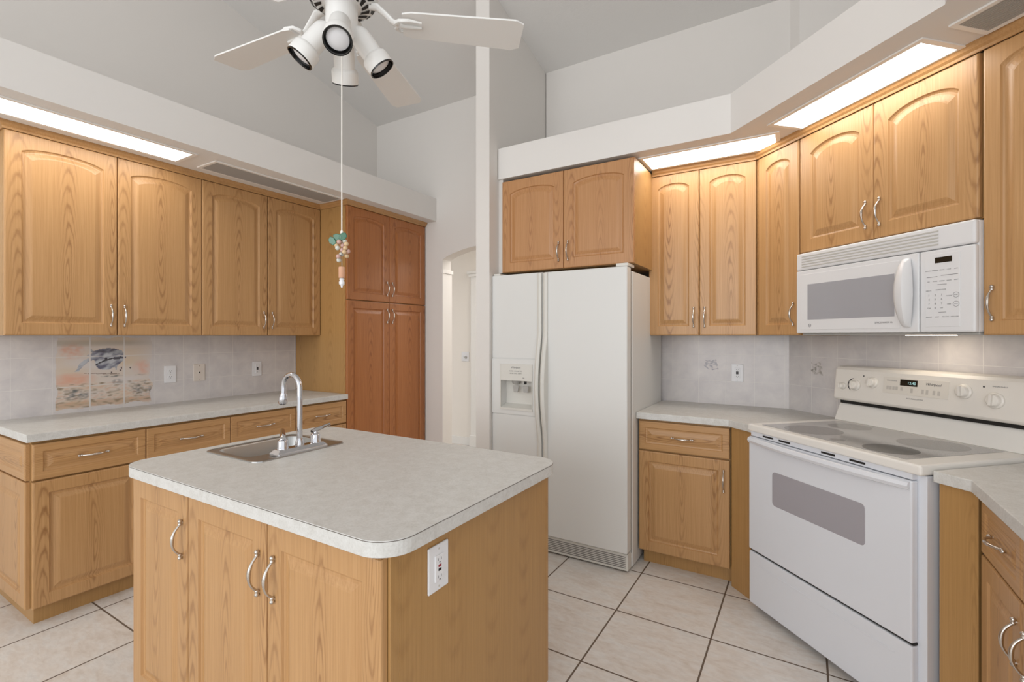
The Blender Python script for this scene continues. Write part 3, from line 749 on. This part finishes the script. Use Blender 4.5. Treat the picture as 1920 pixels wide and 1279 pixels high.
for k in range(5):
    a = math.radians(90+22.3)+2*PI*k/5
    th = math.radians(-7)
    b = MB(); n = 14; L = []
    for i in range(n+1):
        u = i/n; r = .215+.445*u; w = .060+.017*u
        if u > .93: w *= 1-(((u-.93)/.07)**2)*.22
        if i == 0: w *= .86
        L.append([(r, -w*math.cos(th), -w*math.sin(th)-.003), (r, w*math.cos(th), w*math.sin(th)-.003), (r, w*math.cos(th), w*math.sin(th)+.003), (r, -w*math.cos(th), -w*math.sin(th)+.003)])
    bl = b.loops(L).build('blade', 'fan', t, rot=(0, 0, a))
    b = MB()
    b.tube([(.095, 0, .056), (.125, 0, .054), (.155, 0, .030), (.18, 0, .006), (.205, 0, -.004)], [.012, .012, .010, .010, .009], 10, flat=1.4)
    for sg in (-1, 1):
        b.tube([(.20, 0, -.004), (.192, sg*.022, -.006+sg*.004), (.205, sg*.042, -.006+sg*.008), (.240, sg*.050, -.006+sg*.0095), (.285, sg*.040, -.007+sg*.0075)], [.008, .008, .007, .006, .004], 8)
    b.tube([(.20, 0, -.005), (.25, 0, -.007), (.285, 0, -.007)], [.008, .006, .004], 8)
    b.build('blade_iron', 'fan', bl)
for k, hd in enumerate((-14, 76, 166, -104)):
    h = math.radians(-31.26+hd); d = Vector((math.sin(h), math.cos(h), 0))     # clockwise from +Y
    tl = math.radians(36); axv = (d*math.sin(tl)+Vector((0, 0, -1))*math.cos(tl)).normalized()
    p0 = d*.060+Vector((0, 0, -.052))
    b = MB(); b.lathe([(.012, -.03), (.030, -.012), (.036, .0), (.038, .03), (.038, .085), (.047, .092), (.049, .10), (.049, .135), (.047, .139), (.0445, .138)], p0, axv, 32, cap1=False)
    b.tube([d*.03+Vector((0, 0, -.025)), p0-axv*.02], .012, 10)
    s = b.build('spotlight', 'fan', t)
    MB().lathe([(.0485, .1345), (.0485, .1405), (.0450, .1405), (.0425, .126), (.039, .112)], p0, axv, 32, cap0=False, cap1=False).build('baffle', 'black', s)
    MB().lathe([(.0405, .108), (.0405, .118), (.037, .127), (.024, .132), (.012, .134), (0, .1345)], p0, axv, 28, cap1=False).build('bulb', 'bulb', s)
# pull cord
pc = Vector((0, 0, 0)); b = MB(); b.tube([(0, 0, -.08), (0, 0, -.40), (0, 0, -.775)], .0022, 8); b.lathe([(.002, -.012), (.005, -.008), (.005, .004), (.002, .008)], (0, 0, -.775), n=10)
b.build('pull_cord', 'chain', t)
# ornament on the cord
t = thing('cord_ornament', 'small ornament of glass grapes, green leaves and a cork on the fan cord', 'ornament', (FX, FY, 1.735))
for dx, dz, rt in ((-.030, -.022, .9), (-.012, -.008, .2), (.006, -.006, -.6)):
    b = MB(); q = [(0, 0, -.012), (.013, 0, -.006), (.016, 0, .006), (.006, 0, .012), (-.006, 0, .012), (-.016, 0, .005), (-.012, 0, -.007)]
    b.loops([[(x, -.012, z) for x, _, z in q], [(x*1.1, -.009, z*1.1) for x, _, z in q], [(x, -.006, z) for x, _, z in q]], smooth=False)
    b.build('leaf', 'leaf', t, loc=(dx*.855, dx*.519, dz), rot=(.2, rt, math.radians(31)), bevel=.001)
gp = [(-.018, -.036), (-.006, -.026), (.010, -.022), (.020, -.034), (.004, -.038), (-.012, -.048), (.016, -.048), (.002, -.054), (-.004, -.068), (.012, -.062), (-.010, -.078), (-.012, -.090), (.014, -.074), (.022, -.058)]
for i, (dx, dz) in enumerate(gp):
    dy = random.uniform(-.012, .012)
    MB().ball((0, 0, 0), .0085, 12).build('grape', ('grape1', 'grape2', 'grape3')[i % 3], t, loc=(dx*.855-dy*.519, dx*.519+dy*.855, dz))
MB().tube([(0, 0, .0), (0, 0, -.085), (.001, 0, -.12)], .0012, 6).build('string', 'ink', t)
MB().lathe([(.010, -.155), (.0112, -.153), (.0112, -.117), (.010, -.115)], n=14).build('cork', 'cork', t)
MB().lathe([(.003, -.190), (.004, -.183), (.0095, -.178), (.010, -.170), (.007, -.164), (.0095, -.160), (.007, -.156)], n=12).build('charm', 'plate', t)

# ------------------------------------------------------------------ outlets and switches (local x right, -y out, z up)
def plate(name, label, loc, rz, mat, w=.072, h=.116):
    t = thing(name, label, 'outlet' if 'outlet' in name else 'wall plate', loc, rz, 'white wall plates')
    MB().box(-w/2, w/2, -.006, 0, -h/2, h/2).build('cover_plate', mat, t, bevel=.003)
    return t
def duplex(t):
    for s in (-1, 1):
        b = MB(); P = [(.0165*math.cos(2*PI*i/20), max(-.0135, min(.0135, .0175*math.sin(2*PI*i/20)))+s*.0195) for i in range(20)]
        b.prism(P, -.008, -.0055, axis='y'); r = b.build('receptacle', 'plate', t)
        for x, zz, hh in ((-.006, .004, .008), (.006, .004, .0065)): MB().box(x-.0011, x+.0011, -.0084, -.0079, s*.0195+zz-hh/2, s*.0195+zz+hh/2).build('slot', 'dark', r)
        MB().lathe([(.0022, 0), (.0022, .0005)], (0, -.0079, s*.0195-.006), (0, -1, 0), 10).build('ground_hole', 'dark', r)
    MB().lathe([(.003, 0), (.002, .001)], (0, -.0058, 0), (0, -1, 0), 10).build('screw', 'nickel', t)
t = plate('wall_outlet', 'white duplex outlet on the left backsplash nearest the whale mural', (-3.722, 1.619, 1.108), PI/2, 'plate'); duplex(t)
t = plate('wall_jack', 'ivory jack plate on the left backsplash between two white outlets', (-3.722, 1.803, 1.108), PI/2, 'ivory', .078, .122)
MB().box(-.008, .008, -.0085, -.005, -.009, .009).build('jack', 'ivory', t, bevel=.001); MB().box(-.0045, .0045, -.0089, -.0083, -.005, .005).build('socket_hole', 'dark', t)
for s in (-1, 1): MB().lathe([(.0035, 0), (.0025, .0012)], (0, -.0058, s*.048), (0, -1, 0), 10).build('screw', 'nickel', t)
def gfci(t, flip=False):
    MB().box(-.0165, .0165, -.009, -.005, -.0335, .0335).build('receptacle', 'plate', t, bevel=.0012)
    MB().box(-.0055, .0055, -.0098, -.0088, -.0075, -.0015).build('test_button', 'black', t)
    MB().box(-.0055, .0055, -.0098, -.0088, .0025, .0085).build('reset_button', 'red', t)
    for s in (-1, 1):
        for x in (-.006, .006): MB().box(x-.001, x+.001, -.0094, -.0088, s*.022-.0035, s*.022+.0035).build('slot', 'ink', t)
        MB().lathe([(.0022, 0), (.0022, .0005)], (0, -.0088, s*.0145 if s > 0 else -.0295), (0, -1, 0), 10).build('ground_hole', 'dark', t)
        MB().lathe([(.003, 0), (.002, .001)], (0, -.0058, s*.048), (0, -1, 0), 10).build('screw', 'ink_pale', t)
t = plate('wall_outlet', 'white outlet with dark buttons on the left backsplash, nearest the pantry', (-3.722, 2.232, 1.111), PI/2, 'plate')
MB().box(-.0165, .0165, -.009, -.005, -.0335, .0335).build('receptacle', 'plate', t, bevel=.0012)
MB().box(-.007, .007, -.0098, -.0088, -.011, .013).build('test_button', 'ink_dark', t)
MB().lathe([(.0026, 0), (.0026, .0006)], (0, -.0088, -.026), (0, -1, 0), 10).build('ground_hole', 'dark', t)
t = plate('wall_outlet', 'white outlet with dark buttons on the back wall between two patterned tiles', (-.385, 3.492, 1.127), 0, 'plate'); gfci(t)
MB().box(-.0075, .0075, -.0100, -.0088, -.009, .010).build('button_bezel', 'ink_dark', t)
t = plate('wall_outlet', 'white outlet with red and black buttons on the side of the island', (-.812, .966, .776), PI/2, 'plate', .079, .118); gfci(t)
t = plate('light_switch', 'white light switch with a small dark knob on the bright hall wall', (-3.66, 4.9, 1.11), 0, 'plate', .115, .118)
MB().lathe([(.018, 0), (.016, .012), (.012, .02), (0, .021)], (.012, -.006, -.008), (0, -1, 0), 16, cap1=False).build('dial', 'grey_plastic', t)
MB().box(-.032, -.022, -.012, -.005, -.012, .012).build('toggle', 'plate', t)

# ------------------------------------------------------------------ painted tiles
def painted(name, label, cat, loc, rz, w, h, nx, nz, fn, group=None):
    verts, faces, cols = [], [], []
    for i in range(nx):
        for j in range(nz):
            a, c = (i+.5)/nx, (j+.5)/nz; col = fn(a, c)
            if col is None: continue
            o = len(verts); x0, x1, z0, z1 = w*i/nx, w*(i+1)/nx, h*j/nz, h*(j+1)/nz
            verts += [(x0, 0, z0), (x1, 0, z0), (x1, 0, z1), (x0, 0, z1)]; faces.append((o, o+1, o+2, o+3)); cols += [col]*4
    me = bpy.data.meshes.new(name); me.from_pydata(verts, [], faces); me.materials.append(M['painting'])
    at = me.color_attributes.new('paint', 'FLOAT_COLOR', 'POINT')
    for k, col in enumerate(cols): at.data[k].color = col
    o = bpy.data.objects.new(name, me); COL.objects.link(o); o.location = loc; o.rotation_euler = (0, 0, rz)
    return tag(o, label, cat, group)
def inside(p, poly):
    x, y = p; r = False; n = len(poly)
    for i in range(n):
        x0, y0 = poly[i]; x1, y1 = poly[i-1]
        if (y0 > y) != (y1 > y) and x < (x1-x0)*(y-y0)/(y1-y0)+x0: r = not r
    return r
def mixc(a, b, t): t = max(0, min(1, t)); return tuple(a[i]*(1-t)+b[i]*t for i in range(4))
def nz(x, y, s, k=0): return noise.noise(Vector((x*s, y*s, 3.7+k)))
TILE = lin(212, 206, 204)
BODY = [(700, 270), (800, 240), (960, 218), (1060, 228), (1200, 262), (1250, 330), (1285, 385), (1230, 440), (1150, 500), (1120, 530), (1112, 590), (1095, 585), (1080, 540), (980, 575), (900, 582), (800, 560), (750, 500), (738, 420), (700, 410), (610, 450), (500, 545), (480, 590), (400, 590), (440, 560), (480, 470), (560, 410), (650, 370), (700, 350), (600, 335), (690, 300), (645, 225), (690, 240)]
def mural(a, c):
    px, py = 65+1770*a, 15+1200*(1-c)
    # tile joints stay bare
    for ja in (1/3, 2/3):
        if abs(a-ja) < .0034: return lin(216, 211, 207)
    for jz in ((1.245-.92)/.452, (1.068-.92)/.452):
        if abs(c-jz) < .004: return lin(216, 211, 207)
    edge = min(1, a*9, (1-a)*7, (1-c)*14, c*9)+.35*nz(a, c, 7)
    if edge < .35: return None
    col = TILE
    wash = .5+.7*nz(a*.6, c*1.8, 5)
    k = 1 if a < .72 else max(0, 1-(a-.72)*(3.2 if c > .45 else 1.2))
    col = mixc(col, lin(212, 190, 162), .85*wash*k)
    col = mixc(col, lin(216, 168, 146), max(0, 1-((a-.18)/.24)**2-((c-.42)/.10)**2)*(.85+.5*nz(a, c*2, 14)))
    col = mixc(col, lin(214, 168, 146), max(0, 1-((a-.17)/.13)**2-((c-.80)/.13)**2)*(.7+.9*nz(a, c, 24)))
    col = mixc(col, lin(218, 176, 158), max(0, 1-((a-.86)/.12)**2-((c-.54)/.13)**2)*(.7+.6*nz(a, c, 18)))
    col = mixc(col, lin(164, 158, 144), max(0, 1-((c-.90)/.05)**2)*.55*k)
    col = mixc(col, lin(182, 150, 118), max(0, 1-((c-.09)/.05)**2)*.6)
    if c < .36:
        n1 = nz(a, c*2.2, 17, 5); col = mixc(col, lin(150, 134, 112), max(0, n1-.05)*1.7); col = mixc(col, lin(208, 168, 140), max(0, -n1)*1.0)
    for ex, ez, rx, rz_ in ((.22, .20, .13, .06), (.19, .27, .10, .03), (.81, .23, .07, .09), (.94, .20, .055, .07), (.90, .32, .03, .03), (.60, .36, .06, .04), (.55, .44, .12, .015), (.84, .435, .07, .012)):
        d = ((a-ex)/rx)**2+((c-ez)/rz_)**2
        if d < 1: col = mixc(col, lin(110, 112, 110), (1-d*.8)*(.45+1.0*nz(a*1.2, c*2, 26, ex*9)))
    if abs(c-(.52-.09*a)) < .006+.006*nz(a, c, 20) and .28 < a < .62: col = mixc(col, lin(110, 90, 76), .7)
    if inside((px, py), BODY):
        s = nz(px/420, (py+.25*px)/140, 2.4, 9)+.5*nz(px/150, (py+.25*px)/60, 2.0, 2)
        col = mixc(lin(186, 190, 196), lin(104, 104, 122), .42+1.25*s)
        if py < 300+.1*(px-900): col = mixc(col, lin(74, 70, 80), .45+.5*nz(a, c*2, 20))
        if abs(py-(470-.28*(px-750)+.0006*(px-950)**2)) < 11 and px > 740: col = lin(60, 58, 66)
        if (px-925)**2+(py-400)**2 < 620: col = lin(70, 68, 76)
        if px > 1060 and abs(py-(400-.06*(px-1060))) < 14: col = lin(78, 76, 86)
    elif (px, py) and any((px-x)**2+(py-y)**2 < 240 for x, y in ((1180, 600), (1245, 575), (1360, 565), (1200, 560), (1020, 632))): col = lin(96, 84, 84)
    return col
painted('tile_mural', 'painted tile mural of a grey whale over coral on the left backsplash', 'mural', (-3.7213, 1.012, .920), PI/2, .517, .452, 150, 130, mural)
DOL = [(0, .42), (.12, .62), (.10, .85), (.3, .92), (.52, .80), (.70, .95), (.88, .98), (.84, .78), (.92, .55), (.98, .25), (1.0, .10), (.84, .14), (.6, .02), (.35, .08), (.2, .2), (.08, .3)]
def dolphin(a, c):
    if not inside((a, c), DOL): return None
    s = nz(a*1.3, c*2.6, 3.4, 1)+.6*nz(a, c*1.5, 9, 4)
    edge = not all(inside((a+dx, c+dz), DOL) for dx, dz in ((.04, 0), (-.04, 0), (0, .06), (0, -.06)))
    return mixc(mixc(TILE, lin(158, 156, 164), .45+1.1*s), lin(150, 146, 156), .6 if edge and s > -.25 else 0)
painted('patterned_tile', 'small grey leaping dolphin motif on the back wall tile', 'tile motif', (-.594, 3.4913, 1.137), 0, .094, .078, 44, 38, dolphin, 'painted motif tiles')
SHE = [(.05, .95), (.2, .82), (.5, .88), (.75, 1.0), (.88, .8), (.95, .5), (.86, .3), (1.0, .0), (.75, .1), (.5, .02), (.2, .1), (0, .35), (.22, .45), (.12, .7)]
def shell(a, c):
    if not inside((a, c), SHE): return None
    s = nz(a*2, c*2, 3.0, 6)+.6*nz(a, c, 10, 8)
    return mixc(TILE, lin(152, 148, 140), .35+1.1*s)
painted('patterned_tile', 'small grey sea creature motif on the angled tile left of the range', 'tile motif', diag(-2.370, 2.4043, 1.140), -PI/4, .086, .080, 42, 38, shell, 'painted motif tiles')
